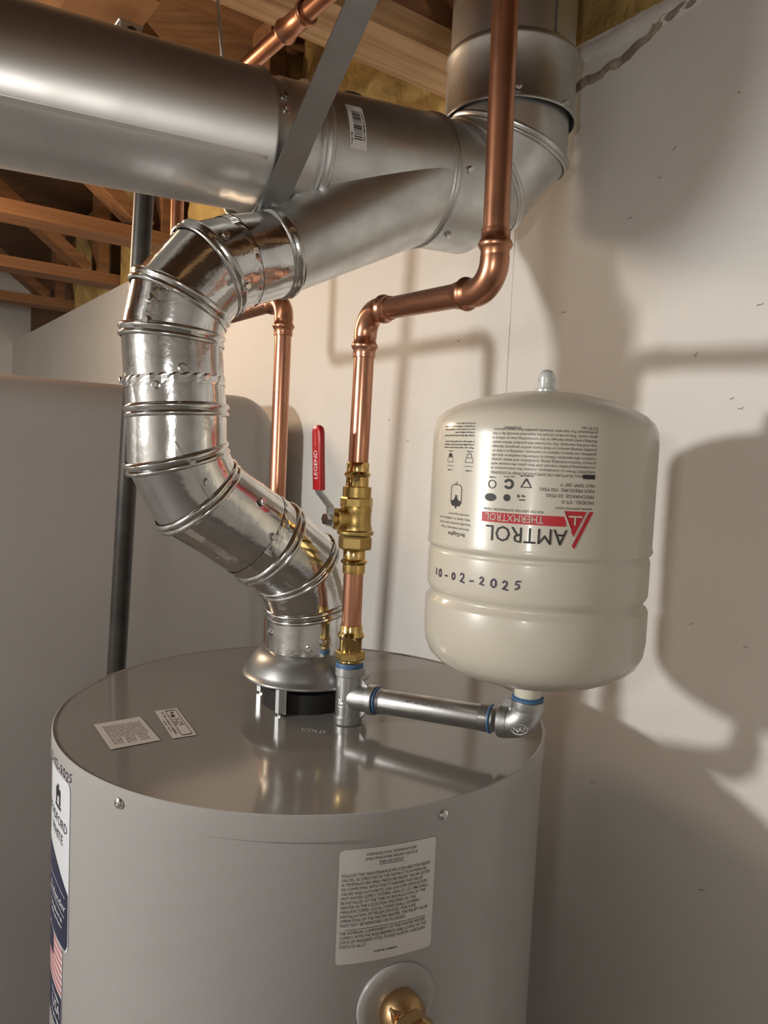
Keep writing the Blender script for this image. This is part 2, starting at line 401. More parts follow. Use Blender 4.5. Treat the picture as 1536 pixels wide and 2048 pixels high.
# unseen shade added over the room bulb to keep its light off the ceiling
LP = Vector((-1.62, .04, 0))
pl0 = thing('added_lamp_shade', 'unseen lamp shade left of the frame, added to keep light off the ceiling', 'lamp', LP + ZV*1.9)
obj('shade', lathe([(.160, 1.915), (.158, 1.917), (.125, 1.975), (.060, 2.015), (.030, 2.025), (.030, 2.065), (.0, 2.067), (.0, 2.055), (.027, 2.050), (.027, 2.020), (.057, 2.011), (.122, 1.971), (.156, 1.913), (.160, 1.915)], LP, ZV, 48, close=False), mt['lever'], pl0, angle=50)
obj('cord', lathe([(.004, 2.06), (.004, 2.64)], LP, ZV, 10), mt['black'], pl0)
# ------------------------------------------------------------------ grey tank at the left
gt = thing('storage_tank', 'large grey painted steel tank with rounded corners standing left behind the heater', 'tank', NS(.1, -1.8, 0))
def rounded_tank():
    # rounded box, slightly crowned top
    vf = box(NS(.01, -1.775, 1.035), 1.56, .65, 1.47, NV, WD, ZV)
    bm = bmesh.new(); vv = [bm.verts.new(v) for v in vf[0]]
    for f in vf[1]: bm.faces.new([vv[i] for i in f])
    bmesh.ops.recalc_face_normals(bm, faces=bm.faces)
    bmesh.ops.bevel(bm, geom=list(bm.edges), offset=.085, segments=8, profile=.5, affect='EDGES')
    bm.verts.index_update(); out = ([v.co.copy() for v in bm.verts], [tuple(v.index for v in f.verts) for f in bm.faces]); bm.free(); return out
obj('shell', rounded_tank(), mt['grey_tank'], gt, angle=60)
for n in (-.55, .55):
    for s in (-1.55, -2.0): obj('leg', lathe([(.025, 0), (.025, .33)], NS(n, s, 0), ZV, 16), mt['black_iron'], gt)

# ------------------------------------------------------------------ water heater
HX, HY, HR, HT = -.0821, .8808, .280, 1.350
wh = thing('water_heater', 'grey cylindrical gas water heater with flat top and paper labels', 'water heater', (HX, HY, 0))
HC = (HX, HY, 0)
obj('jacket', lathe([(.262, .0), (.2775, .02), (.2785, .05), (.2785, 1.3285)], HC, ZV, 160), mt['heater'], wh)
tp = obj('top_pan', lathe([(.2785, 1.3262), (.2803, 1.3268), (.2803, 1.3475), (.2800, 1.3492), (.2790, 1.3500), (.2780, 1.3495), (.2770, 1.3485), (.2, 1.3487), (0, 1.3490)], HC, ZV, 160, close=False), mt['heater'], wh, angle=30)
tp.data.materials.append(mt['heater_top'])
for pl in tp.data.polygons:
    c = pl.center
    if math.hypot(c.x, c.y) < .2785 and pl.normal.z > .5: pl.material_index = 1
# screws around the pan lip (pan heads)
def screw_mesh(kind):
    if kind == 'pan': v = join(lathe([(.0052, 0), (.0052, .0008), (.0046, .0022), (.0032, .0032), (.0012, .0036), (0, .0026)], (0,0,0), ZV, 14))
    else: v = join(lathe([(0, 0), (.0054, 0), (.0054, .0008), (.0040, .0012)], (0,0,0), ZV, 14, close=False), polyprism(6, .0042, (0, 0, .001), ZV, .0034, 0, .12))
    me = bpy.data.meshes.new('screw'); me.from_pydata([tuple(q) for q in v[0]], [], v[1]); me.materials.append(mt['steel'])
    me.shade_smooth(); me.set_sharp_from_angle(angle=R_(30)); return me
SCR = {k: screw_mesh(k) for k in ('pan', 'hex')}
def screw(P, nrm, parent, kind='hex', k=1.0):
    o = bpy.data.objects.new('screw', SCR[kind]); COL.objects.link(o); o.parent = parent
    o.location = Vector(P) - BASE[parent]; o.rotation_mode = 'QUATERNION'; o.rotation_quaternion = Vector((0, 0, 1)).rotation_difference(Vector(nrm).normalized()); o.scale = (k, k, k)
    return o
for k in range(6):
    t = R_(-29.5 + 61*k); nn = Vector((math.sin(t), -math.cos(t), 0)); screw(Vector((HX, HY, 1.3368)) + nn*.2802, nn, wh, 'pan')
# draft hood on legs
HCV = Vector((-.0855, .896, 0))
dh = obj('draft_hood', lathe([(.0505, 1.4165), (.0525, 1.4160), (.0560, 1.4145), (.0605, 1.4110), (.0650, 1.4060), (.0690, 1.3995), (.0722, 1.3930), (.0745, 1.3880), (.0760, 1.3872), (.0768, 1.3858), (.0764, 1.3840), (.0748, 1.3836), (.0725, 1.3860), (.0680, 1.3960), (.0580, 1.4090), (.050, 1.4130)], HCV, ZV, 96, close=False), mt['hood'], wh, angle=50, label='dull grey bell-shaped draft hood')
for a in (-112, -22, 68, 158):
    d = Vector((math.cos(R_(a)), math.sin(R_(a)), 0)); tt = Vector((-d.y, d.x, 0)); P = HCV + d*.060
    o1 = box(P + ZV*1.3695, .0012, .014, .037, d, tt, ZV); o2 = box(P + d*.004 + tt*.001 + ZV*1.3695, .008, .0012, .037, d, tt, ZV); o3 = box(P + ZV*1.3495 + d*.002, .004, .0035, .006, d, tt, ZV)
    obj('hood_leg', join(o1, o2, o3), mt['galv_wye'], wh, smooth=False)
obj('flue_outlet', lathe([(.052, 1.3485), (.052, 1.372), (.046, 1.372), (.046, 1.352), (0, 1.352)], HCV, ZV, 48, close=False), mt['black'], wh)
# stickers on the top
def plane_map(a, b, d, z):
    a, b, d = Vector((*a, z)), Vector((*b, z)), Vector((*d, z))
    return lambda u, v: a + (b-a)*u + (d-a)*v
def put(name, shapes, fn, m, par, label=None, smooth=False):
    return obj(name, wrap(join(*shapes), fn), m, par, smooth=smooth, label=label)
m1 = plane_map((-.2592, .7208), (-.2188, .7507), (-.3011, .7852), HT-.0006)   # u along the near edge, v away
l1 = put('warning_sticker', [rect2(0, 0, 1, 1, 1)], m1, mt['paper_top'], wh, 'small white printed sticker on the heater top')
sp = []
m1t = plane_map((-.3011, .7852), (-.2592, .7208), (-.2595, .814), HT-.0003)
for k in range(15): sp.append(smudge(.14, .86-.052*k, .028, .74 if k % 5 else .5, k))
put('sticker_print', sp, m1t, mt['ink_grey'], l1)
m2 = plane_map((-.251, .835), (-.208, .7561), (-.229, .8483), HT-.0006)
l2 = put('approval_sticker', [rect2(0, 0, 1, 1, 1)], m2, mt['paper_top'], wh, 'narrow white sticker with a framed mark on the heater top')
m2t = plane_map((-.251, .835), (-.208, .7561), (-.229, .8483), HT-.0003)
sp = [stroke2([(.08, .42), (.92, .42), (.94, .46), (.94, .82), (.92, .86), (.08, .86), (.06, .82), (.06, .46), (.08, .42)], .022), smudge(.12, .52, .22, .2, 1), smudge(.38, .70, .07, .3, 2), smudge(.38, .58, .07, .25, 3), smudge(.38, .48, .05, .25, 4), smudge(.08, .22, .07, .8, 5), smudge(.4, .08, .06, .4, 6)]
put('sticker_print', sp, m2t, mt['ink'], l2)
ms = plane_map((-.0800, .7960), (-.0530, .7890), (-.0790, .8060), HT-.0006)
put('stamped_word', [line('COLD', 0, 0, .8, 1)], ms, mt['white_ink'], wh, 'small light stamped letters by the tee')
# label on the front with the relief valve text
RB = .2790
lf = cyl_map(HX, HY, RB, 11.95, 1.2165); wdt = R_(30.35-11.95)*RB; hgt = .1015
pl_ = put('instruction_label', [rect2(0, 0, wdt, hgt, 24, .004)], lf, mt['paper'], wh, 'white paper label with black instructions on the heater front', True)
lt = cyl_map(HX, HY, RB+.0003, 11.95, 1.2165)
T = ['FOLLOW THE MAINTENANCE PROCEDURES FOR RELIEF', 'VALVES, AS DIRECTED IN THE INSTRUCTION MANUAL.', 'A TEMPERATURE AND PRESSURE RELIEF VALVE LISTED', 'AS COMPLYING WITH THE STANDARD FOR RELIEF', 'VALVES AND AUTOMATIC GAS SHUTOFF DEVICES FOR', 'HOT WATER SUPPLY SYSTEMS, ANSI Z21.22-1986 SHALL', 'BE INSTALLED AT THE TIME OF INSTALLATION OF THE', 'HEATER IN THE LOCATION SPECIFIED BY THE', 'MANUFACTURER. LOCAL CODES SHALL GOVERN', 'INSTALLATION OF RELIEF DEVICES. FOR SAFE', 'OPERATION OF THE WATER HEATER, THE RELIEF VALVE', 'MUST NOT BE REMOVED OR PLUGGED.']
WL = [.96, .93, .965, .88, .935, .95, .92, .81, .85, .81, .955, .70]
sp = [line('OPENING FOR TEMPERATURE', wdt*.52, hgt*.935, .0024, wdt*.52, 'C'), line('AND PRESSURE RELIEF DEVICE', wdt*.52, hgt*.895, .0024, wdt*.54, 'C'), line('IMPORTANT', wdt*.52, hgt*.855, .0025, wdt*.25, 'C'), rect2(wdt*.39, hgt*.845, wdt*.65, hgt*.849, 3)]
for k, (s, q) in enumerate(zip(T, WL)): sp.append(line(s, wdt*.03, hgt*(.765-.0395*k), .0027, wdt*.95*q))
sp.append(rect2(wdt*.08, hgt*.300, wdt*.92, hgt*.304, 8))
for k, (s, q) in enumerate(zip(['THE INTERNAL COMPONENTS OF THIS WATER HEATER', 'COMPLY WITH THE REQUIREMENTS AND CODES OF THE', 'STATE OF MISSISSIPPI TITLE 75 AND NORTH CAROLINA', 'STATUTE 66-27.'], (.93, .95, .94, .28))): sp.append(line(s, wdt*.03, hgt*(.262-.0395*k), .0027, wdt*.95*q))
sp.append(smudge(wdt*.5, hgt*.075, .0017, wdt*.24, 9, 'C'))
put('label_print', sp, lt, mt['ink'], pl_)
# brand label at the left edge
bw = .135; bh = .171
bf = cyl_map(HX, HY, RB, -46.9-math.degrees(bw/RB), 1.155)
bl = put('brand_label', [rect2(0, 0, bw, bh, 40, .009)], bf, mt['white_label'], wh, 'tall white and navy maker label at the left of the heater', True)
def curve_panel(x0, x1, y0, top, n=24, r=.008):
    V, F = [], []
    for i in range(n+1):
        x = x0 + (x1-x0)*i/n; d = 0; q = min(x-x0, x1-x)
        if q < r: d = r - math.sqrt(max(0, r*r-(r-q)**2))
        V += [(x, y0+d), (x, top((x-x0)/(x1-x0)))]
        if i: F.append((2*i-2, 2*i, 2*i+1, 2*i-1))
    return V, F
bt = cyl_map(HX, HY, RB+.0003, -46.9-math.degrees(bw/RB), 1.155); bt2 = cyl_map(HX, HY, RB+.0006, -46.9-math.degrees(bw/RB), 1.155)
put('navy_panel', [curve_panel(.0015, bw-.0015, .0015, lambda q: .060+.024*math.sin(q*3.14159))], bt, mt['navy'], bl)
put('label_print', [line('BRADFORD', bw-.006, .118, .0095, .075, 'R'), line('WHITE', bw-.018, .103, .0095, .047, 'R'), rect2(bw-.048, .134, bw-.026, .137, 4), rect2(bw-.046, .138, bw-.041, .154, 2), rect2(bw-.040, .146, bw-.034, .158, 2), rect2(bw-.033, .138, bw-.028, .154, 2)], bt, mt['ink'], bl)
put('navy_print', [line('Defender', bw-.006, .040, .008, .06, 'R'), smudge(bw-.016, .026, .0035, .05, 1, 'R'), smudge(bw-.016, .019, .0035, .05, 2, 'R'), stroke2([(bw*.4+i*.008, .054+.004*math.sin(i*.35)) for i in range(10)], .0008), stroke2([(bw*.4+i*.008, .034+.003*math.sin(i*.35)) for i in range(10)], .0008)], bt2, mt['white_ink'], bl)
fwd = .06
ff = cyl_map(HX, HY, RB, -50.0-math.degrees(fwd/RB), 1.062)
fl = put('flag_sticker', [rect2(0, 0, fwd, .092, 20, .002)], ff, mt['white_label'], wh, 'small sticker with red and white flag stripes', True)
ff1 = cyl_map(HX, HY, RB+.0003, -50.0-math.degrees(fwd/RB), 1.062); ff2 = cyl_map(HX, HY, RB+.0006, -50.0-math.degrees(fwd/RB), 1.062)
put('flag_stripes', [rect2(.001, .043+.0072*k, fwd-.001, .0467+.0072*k, 12) for k in range(7)], ff1, mt['flag_red'], fl)
put('navy_band', [rect2(.001, .001, fwd-.001, .040, 12)], ff1, mt['navy'], fl)
put('flag_canton', [rect2(.001, .068, .026, .091, 6)], ff2, mt['navy'], fl)
put('flag_print', [smudge(fwd-.006, .031, .004, .03, 3, 'R'), line('USA', fwd-.004, .017, .011, .03, 'R'), smudge(fwd-.006, .008, .0035, .03, 4, 'R')], ff2, mt['white_ink'], fl)
put('handwritten_date', [handwriting('10-02-2025', .0095, .0085, .0013)], cyl_map(HX, HY, .2807, -61.5, 1.3300), mt['marker'], wh, 'purple handwritten date on the pan lip')
# relief valve port at the bottom of the frame
th = R_(23.7); nn = Vector((math.sin(th), -math.cos(th), 0)); tg = Vector((math.cos(th), math.sin(th), 0)); P0 = Vector((HX, HY, 1.172)) + nn*.277
esc = obj('escutcheon', lathe([(0, .0065), (.019, .0060), (.030, .0052), (.0365, .0040), (.0375, .0030), (.0370, 0), (0, 0)], P0, nn, 64), mt['heater'], wh, angle=60, label='round grey trim plate around the relief valve')
rv = thing('relief_valve', 'brass temperature and pressure relief valve in the heater front at the bottom edge', 'valve', P0 + nn*.01)
vd = (nn*.96 + ZV*-.05).normalized()
obj('body', lathe([(0, .004), (.0150, .004), (.0185, .007), (.0200, .014), (.0195, .022), (.0160, .027), (.0140, .034), (.0140, .06), (0, .06)], P0, vd, 40), mt['bronze'], rv, angle=50)
obj('hex', polyprism(6, .0190, P0 + vd*.030, vd, .014, .3, .08), mt['bronze'], rv, smooth=False)
obj('outlet', lathe([(.0125, 0), (.0155, .004), (.0155, .022), (.0165, .024), (.0165, .038), (.012, .038)], P0 + vd*.036, (tg*.55 + ZV*-.6 + nn*.55), 28), mt['bronze'], rv)
obj('boss', bevelled(box(P0 + vd*.024 + tg*-.011 + ZV*.010, .009, .009, .010, tg, ZV, nn), .001, 1), mt['bronze'], rv)

# ------------------------------------------------------------------ vent pipe: three adjustable elbows
BEAD = [(-.0075, 0), (-.0068, .0018), (-.0050, .0030), (-.0030, .0022), (-.0016, .0008), (.0, .0016), (.0022, .0034), (.0044, .0030), (.0060, .0012), (.0066, 0)]
VR = .0508
P = dict(j0=(-.0855, .896, 1.413), j=(-.0855, .896, 1.4685), i=(-.1000, .878, 1.5178), h=(-.130, .850, 1.5459), g=(-.1442, .8405, 1.5570), f=(-.2006, .805, 1.5987), e=(-.2195, .790, 1.6392),
         d=(-.2212, .790, 1.6877), c2=(-.2245, .790, 1.7213), a=(-.2278, .790, 1.7649), b=(-.2205, .790, 1.8010), c=(-.1955, .805, 1.8362), c3=(-.1712, .829, 1.8520), br=(-.1320, .857, 1.8700))
order = ['j0', 'j', 'i', 'h', 'g', 'f', 'e', 'd', 'c2', 'a', 'b', 'c', 'c3', 'br']
RG = dict(zip(order, mitre([P[k] for k in order], [VR]*11 + [.0500, .0485, .0445], 56)))
def grow(m, k): ring, nm, c = m; return [c + (p-c)*k for p in ring]
def vent_elbow(keys, label, loc, crimp_end):
    t = thing('vent_elbow', label, 'vent elbow', loc, 'galvanised elbows of the vent pipe')
    for a, b in zip(keys, keys[1:]):
        ra, rb = RG[a], RG[b]; last = b == keys[-1]
        mid = [p.lerp(q, .5) for p, q in zip(ra[0], rb[0])]
        obj('gore', loft([ra[0], mid, rb[0]]), mt['galv'], t, angle=60)
    for k in keys[1:-1]: obj('swivel_bead', bead(RG[k], BEAD), mt['galv'], t, angle=60)
    # crimped male end that slips into the next piece
    ring, nm, c = RG[crimp_end]; rows = []
    for a, amp in ((-.010, .0), (-.006, .0003), (-.002, .0007), (.0006, .0001)):
        rows.append([p + (p-c).normalized()*(.0006 + (amp if i % 2 else -amp*.2)) + nm*a for i, p in enumerate(ring)])
    obj('crimped_joint', loft(rows), mt['galv'], t, smooth=False)
    return t
e1 = vent_elbow(['j0', 'j', 'i', 'h', 'g'], 'lowest shiny galvanised vent elbow rising from the draft hood', (-.0855, .896, 1.413), 'g')
e2 = vent_elbow(['g', 'f', 'e', 'd', 'c2'], 'middle shiny galvanised vent elbow bending from slanted to vertical', P['g'], 'c2')
e3 = vent_elbow(['c2', 'a', 'b', 'c', 'c3'], 'upper shiny galvanised vent elbow turning into the wye', P['c2'], 'c3')
obj('lock_seam', strip_path([Vector((-.2075, .7395, 1.655)).lerp(Vector((-.1765, .7565, 1.600)), i/4) for i in range(5)], Vector((.8, .45, -.1)), .0022, .0016), mt['galv'], e2)
for Q, nn, par in (((-.2725, .7733, 1.7159), (-.942, -.323, -.093), e3), ((-.2038, .7434, 1.728), (.396, -.917, .039), e3), ((-.2283, .7395, 1.7095), (-.115, -.993, -.011), e2), ((-.1296, .7963, 1.5965), (.651, -.635, .416), e2),
                   ((-.1173, .7971, 1.5595), (.515, -.855, -.069), e1), ((-.1738, .7994, 1.5351), (-.17, -.543, -.822), e2), ((-.193, .7469, 1.6354), (.521, -.851, -.072), e2), ((-.1807, .7561, 1.6157), (.567, -.823, -.04), e2),
                   ((-.1475, .7660, 1.8150), (.62, -.63, -.469), e3), ((-.1674, .7530, 1.8590), (.30, -.90, .30), e3), ((-.0798, .8455, 1.4255), (.112, -.994, 0), e1), ((-.1275, .8675, 1.438), (-.827, -.562, 0), e1), ((-.0636, .8502, 1.4335), (.432, -.902, 0), e1),
                   ((-.237, .7411, 1.7936), (-.266, -.963, .043), e3), ((-.2388, .7406, 1.7719), (-.232, -.972, .038), e3)):
    screw(Q, nn, par, 'hex', .85)

# ------------------------------------------------------------------ horizontal flue, wye, elbow and riser
FD = Vector((.829, .559, .052)).normalized(); FA = lambda t: Vector((-0.1681, 0.865, 1.9934)) + FD*t
FR = .0730; OR = .080; RR = .083; TO = .236
mp = thing('flue_pipe', 'wide dull galvanised flue pipe running across the top left', 'flue pipe', FA(-.6) - ZV*FR)
obj('pipe', lathe([(FR+.0005, -.66), (FR+.0005, -.006), (FR+.003, -.003), (FR+.003, .0), (FR-.002, .002), (FR-.003, -.02)], FA(0), FD, 96, close=False), mt['galv_main'], mp, angle=50)
obj('upturned_end', loft([m_[0] for m_ in mitre([FA(-.66), FA(-.70), FA(-.76) + ZV*.02, FA(-.80) + ZV*.07, FA(-.80) + ZV*.12, FA(-.80) + ZV*.62], FR+.0005, 72)]), mt['galv_main'], mp, angle=60)
obj('lock_seam', strip_path([FA(-.66 + .65*i/6) + (WD*.86 - ZV*.50).normalized()*(FR+.0012) for i in range(7)], ZV*.86 + WD*.5, .004, .0012), mt['galv_main'], mp)
wy = thing('wye_fitting', 'galvanised wye joining the vent elbow to the horizontal flue', 'wye fitting', FA(.1) - ZV*FR)
obj('inlet_collar', lathe([(FR-.0035, -.012), (FR-.003, .022), (FR-.0012, .024), (FR-.0008, .062)], FA(0), FD, 96, close=False), mt['galv_wye'], wy)
DB = [(-.010, 0), (-.0095, .0020), (-.0070, .0042), (-.0045, .0032), (-.0030, .0016), (.0, .0024), (.0030, .0046), (.0055, .0038), (.0078, .0012), (.0085, 0)]
m_in = mitre([FA(.05), FA(.10)], FR-.001, 72); obj('inlet_bead', bead(m_in[0], [(a+.012, b) for a, b in DB]), mt['galv_wye'], wy, angle=60)
ringI = mitre([FA(.062), FA(.1)], FR-.0008, 72)[0][0]; ringM = mitre([FA(.15), FA(.2)], (FR+OR)/2, 72)[0][0]; ringO = mitre([FA(TO), FA(TO+.1)], OR, 72)[0][0]
obj('run_body', loft([ringI, ringM, ringO]), mt['galv_wye'], wy, angle=60)
bdir = (FA(TO) - Vector(P['br'])).normalized()
def ring_about(c, d, r, seg=72):
    # ring whose first axis is aligned with FD's frame for untwisted lofts
    d = Vector(d).normalized(); v = (ZV - d*ZV.dot(d)).normalized(); u = d.cross(v)
    return [Vector(c) + (u*math.cos(6.283185*i/seg) + v*math.sin(6.283185*i/seg))*r for i in range(seg)]
rb0 = ring_about(Vector(P['br']), bdir, .0455); rbO = ring_about(FA(TO-.0005), FD, OR-.0006)
rows = []
for k in range(9):
    q = k/8; rows.append([a.lerp(b, q) for a, b in zip(rb0, rbO)])
obj('branch_body', loft(rows), mt['galv_wye'], wy, angle=60)
c3p = Vector(P['c3']); brp = Vector(P['br'])
obj('branch_collar', loft([[p + (p-c3p).normalized()*.0012 for p in RG['c3'][0]], [p + (p-brp).normalized()*.0012 for p in RG['br'][0]]]), mt['galv'], wy, angle=60)
obj('branch_bead', bead(RG['br'], [(a*1.0, b*1.2+.001) for a, b in BEAD]), mt['galv'], wy, angle=60)
# barcode sticker: printed on the run body
A_, B_, C_, D_ = [Vector(q) for q in ((-.0221, .8264, 2.0093), (-.0074, .8426, 2.0186), (.0143, .8438, 1.9737), (-.0034, .8317, 1.9646))]
def run_r(t): return FR-.0008 + (OR-FR)*max(0, min(1, (t-.062)/(TO-.062)))
def run_map(t0, a0):
    def fn(u, v, lift=.0006):
        t = t0 + u; r = run_r(t)+lift; a = a0 + v/r
        n_ = (WD*math.cos(a) + ZV*math.sin(a)); n_ = (n_ - FD*n_.dot(FD)).normalized(); return FA(t) + n_*r
    return fn
rm = run_map(.086, -.14)
def grid2(x0, y0, x1, y1, n):
    V, F = [], []
    for i in range(n+1): y = y0+(y1-y0)*i/n; V += [(x0, y), (x1, y)]
    return V, [(2*i, 2*i+1, 2*i+3, 2*i+2) for i in range(n)]
bs = put('barcode_sticker', [grid2(0, 0, .021, .052, 10)], rm, mt['paper'], wy, 'white barcode sticker on the wye', True)
rnd = random.Random(5); y = .010; bars = []
while y < .044:
    h = rnd.choice([.0006, .0006, .0012, .0018]); bars.append(rect2(.005, y, .0155, y+h)); y += h + rnd.choice([.0007, .001, .0014])
num = [(-(-a)*0 + .0172 + b*0, 0) for a, b in ()]
tl = smudge(0, 0, .0022, .034, 3); tl = ([(.0192 - yy, .010 + xx) for xx, yy in tl[0]], tl[1])
tl2 = smudge(0, 0, .0016, .014, 4); tl2 = ([(.0030 - yy, .004 + xx) for xx, yy in tl2[0]], tl2[1])
put('barcode_print', bars + [tl, tl2], lambda u, v: rm(u, v, .0010), mt['ink'], bs)
# flue elbow up to the riser
RX = Vector((.1440, 1.045, 0))
fe_pts = [FA(TO-.03), FA(TO), FA(.292), FA(.336) + ZV*.023, Vector((RX.x, RX.y, 2.074)), Vector((RX.x, RX.y, 2.116))]
fr = mitre(fe_pts, OR-.0005, 72)
fe = thing('flue_elbow', 'large galvanised elbow turning the flue upward beside the wall', 'vent elbow', FA(TO) - ZV*OR)
for a, b in zip(fr[1:], fr[2:]): obj('gore', loft([a[0], b[0]]), mt['galv_wye'], fe, angle=60)
for m_ in (fr[1], fr[3], fr[4]): obj('swivel_bead', bead(m_, [(a*.9, b*.9) for a, b in BEAD]), mt['galv_wye'], fe, angle=60)
vp = thing('flue_riser', 'vertical galvanised flue pipe rising to the ceiling with a collar band', 'flue pipe', RX + ZV*2.10)
obj('pipe', lathe([(RR-.001, 2.16), (RR-.001, 2.64)], RX, ZV, 96, close=False), mt['galv_main'], vp)
obj('collar_band', lathe([(RR+.003, 2.100), (RR+.0045, 2.101), (RR+.0045, 2.104), (RR+.003, 2.106), (RR+.002, 2.172), (RR+.004, 2.176), (RR+.004, 2.182), (RR+.001, 2.185), (RR-.0005, 2.185), (RR+.001, 2.10)], RX, ZV, 96, close=False), mt['galv_wye'], vp, angle=50)
obj('pipe_seam', strip_path([RX + Vector((.045, -.0715, 0)) + ZV*z for z in (2.185, 2.64)], Vector((.84, .53, 0)), .004, .002), mt['galv_main'], vp)
def on_flue(t, w_, z_, r):
    n_ = WD*w_ + ZV*z_; n_ = (n_ - FD*n_.dot(FD)).normalized(); return FA(t) + n_*r, n_
for t, w_, z_, r, par in ((TO+.018, .45, -.89, OR, fe), (TO+.017, 1, -.05, OR, fe), (.011, .91, .41, FR-.003, wy), (.012, .98, .2, FR-.003, wy), (.03, .25, -.95, FR-.001, wy)):
    Q, nn = on_flue(t, w_, z_, r); screw(Q, nn, par, 'hex', .9)
for Q, nn in (((.1420, .9575, 2.1127), (-.024, -1, 0)), ((.2055, .9830, 2.1049), (.705, -.71, 0))): screw(Q, nn, vp, 'hex', .9)
# hanger strap
AS = FA(.012)
def sp_(w_, z): return AS + WD*w_ + ZV*z
path = [sp_(.405, WTOP-AS.z), sp_(.094, -.024), sp_(.088, -.031), sp_(.080, -.038), sp_(.040, -.072), sp_(.014, -.0825), sp_(-.018, -.0810), sp_(-.052, -.066), sp_(-.078, -.040), sp_(-.088, .0), sp_(-.100, .09), sp_(-.120, .17), sp_(-.139, WTOP-AS.z)]
hs = thing('hanger_strap', 'grey galvanised hanger strap looped under the horizontal flue', 'strap', path[0])
tw = [FD]*9 + [FD*.9-Vector((.0, .4, 0)), FD*.3-Vector((0, .9, 0)), Vector((.1, -.99, 0)), Vector((.1, -.99, 0))]
obj('strap', strip_path(path, tw, .030, .0016), mt['strap'], hs, angle=20)
screw(sp_(.036, -.0750) + FD*.002, (sp_(.4, -1) - AS), hs, 'hex', .9)

# ------------------------------------------------------------------ copper plumbing
CR = .0111; FRR = .0126
PRESS = [(CR, -.0005), (.0122, 0), (.0124, .003), (.0124, .008), (.0136, .0095), (.0150, .0125), (.0136, .0155), (.0124, .017), (.0122, .024), (.0122, .026)]
def press_elbow(a, c, b, parent, rad=.024, m='copper_dull', run=.024):
    a, c, b = Vector(a), Vector(c), Vector(b); d1 = (a-c).normalized(); d2 = (b-c).normalized()
    A = arc(a, c, b, rad, 12)
    el = obj('press_elbow', tube([A[0] + d1*.002] + A + [A[-1] + d2*.002], FRR, 28), mt[m], parent, angle=60)
    for P1, d in ((A[0], d1), (A[-1], d2)):
        obj('press_collar', lathe([(r, run - h) for r, h in PRESS], P1, d, 28, close=False), mt[m], el, angle=50)
    return A[0] + d1*run, A[-1] + d2*run
def pipe(a, b, parent, m='copper', r=CR): return obj('pipe', lathe([(r, 0), (r, (Vector(b)-Vector(a)).length)], a, Vector(b)-Vector(a), 28), mt[m], parent)
FX, FY = -.0308, .829
FLc = (-.0288, .832, 1.8060); FRc = (.0845, .650, 1.7955); TOPR = (.0740, .650, 2.63)
cp = thing('copper_pipe', 'front copper water pipe with an offset, dropping from the ceiling to the ball valve', 'copper pipe', (FX, FY, 1.640))
q1, q2 = press_elbow((FX, FY, 1.64), FLc, FRc, cp, m='copper')
q3, q4 = press_elbow(FLc, FRc, TOPR, cp)
pipe((FX, FY, 1.640), q1, cp); pipe(q2, q3, cp, 'copper_dull'); pipe(q4, TOPR, cp, 'copper_dull')
# ball valve
bv = thing('ball_valve', 'brass ball valve with a red lever handle in the front copper pipe', 'valve', (FX, FY, 1.519))
bo = Vector((FX, FY, 0))
def press_end(z0, z1, parent, up_=True):
    L = z1-z0; pr = [(CR, 0), (.0124, .0003), (.0128, .003), (.0126, L*.38), (.0138, L*.42), (.0153, L*.5), (.0138, L*.58), (.0124, L*.62), (.0126, L*.95), (.0118, L)]
    return obj('press_end', lathe(pr, bo + ZV*z0, ZV, 32), mt['brass'], parent, angle=50)
press_end(1.6155, 1.6425, bv)
obj('body', lathe([(.013, 1.562), (.0200, 1.5625), (.0205, 1.5640), (.0205, 1.5662), (.0182, 1.5680), (.0178, 1.573), (.0170, 1.5745), (.0170, 1.5870), (.0176, 1.5890), (.0172, 1.5930), (.015, 1.6035), (.0158, 1.6040), (.0160, 1.6150), (.0135, 1.6160)], bo, ZV, 40), mt['brass_cast'], bv, angle=40)
obj('hex_upper', polyprism(8, .0182, bo + ZV*1.5925, ZV, .0115, .2, .06), mt['brass_cast'], bv, smooth=False)
obj('hex_lower', polyprism(6, .0188, bo + ZV*1.5460, ZV, .0150, .35, .06), mt['brass_cast'], bv, smooth=False)
press_end(1.5190, 1.5455, bv)
sd = Vector((-.80, -.60, 0)).normalized(); st = Vector((-sd.y, sd.x, 0)); sz = 1.5800
so = bo + ZV*sz
obj('stem', lathe([(.0100, .010), (.0100, .022), (.0118, .0225), (.0118, .0270), (.0075, .0275), (.0075, .034)], so, sd, 28), mt['brass_cast'], bv)
lever = obj('handle', strip_path([so + sd*.0340 + ZV*-.008, so + sd*.0340 + ZV*.010, so + sd*.0345 + ZV*.0135, so + sd*.0485 + ZV*.0285, so + sd*.0495 + ZV*.031, so + sd*.0520 + ZV*.070], st, .0125, .0024), mt['lever'], bv, angle=20)
obj('nut', polyprism(6, .0068, so + sd*.035, sd, .0065, 0, .12), mt['steel'], lever, smooth=False)
g0, g1 = so + sd*.0495 + ZV*.0315, so + sd*.0535 + ZV*.100
def grip(a, b, wdir, wdt_, th_):
    d = (b-a).normalized(); nn_ = d.cross(wdir).normalized(); L = (b-a).length; rows = []
    for t, k in ((0, .96), (.02, 1), (.5, 1.0), (.88, 1.02), (.94, .94), (.975, .74), (.993, .45), (1.0, .15)):
        row = []
        for i in range(20):
            an = 6.283185*i/20; cx, cy = math.cos(an), math.sin(an); e = .45
            row.append(a + d*(L*t) + wdir*(wdt_/2*k*math.copysign(abs(cx)**e, cx)) + nn_*(th_/2*max(k, .5)*math.copysign(abs(cy)**e, cy)))
        rows.append(row)
    return loft(rows, True)
gp = obj('grip', grip(g0, g1, st, .0165, .0078), mt['red'], lever, angle=50, label='red vinyl grip')
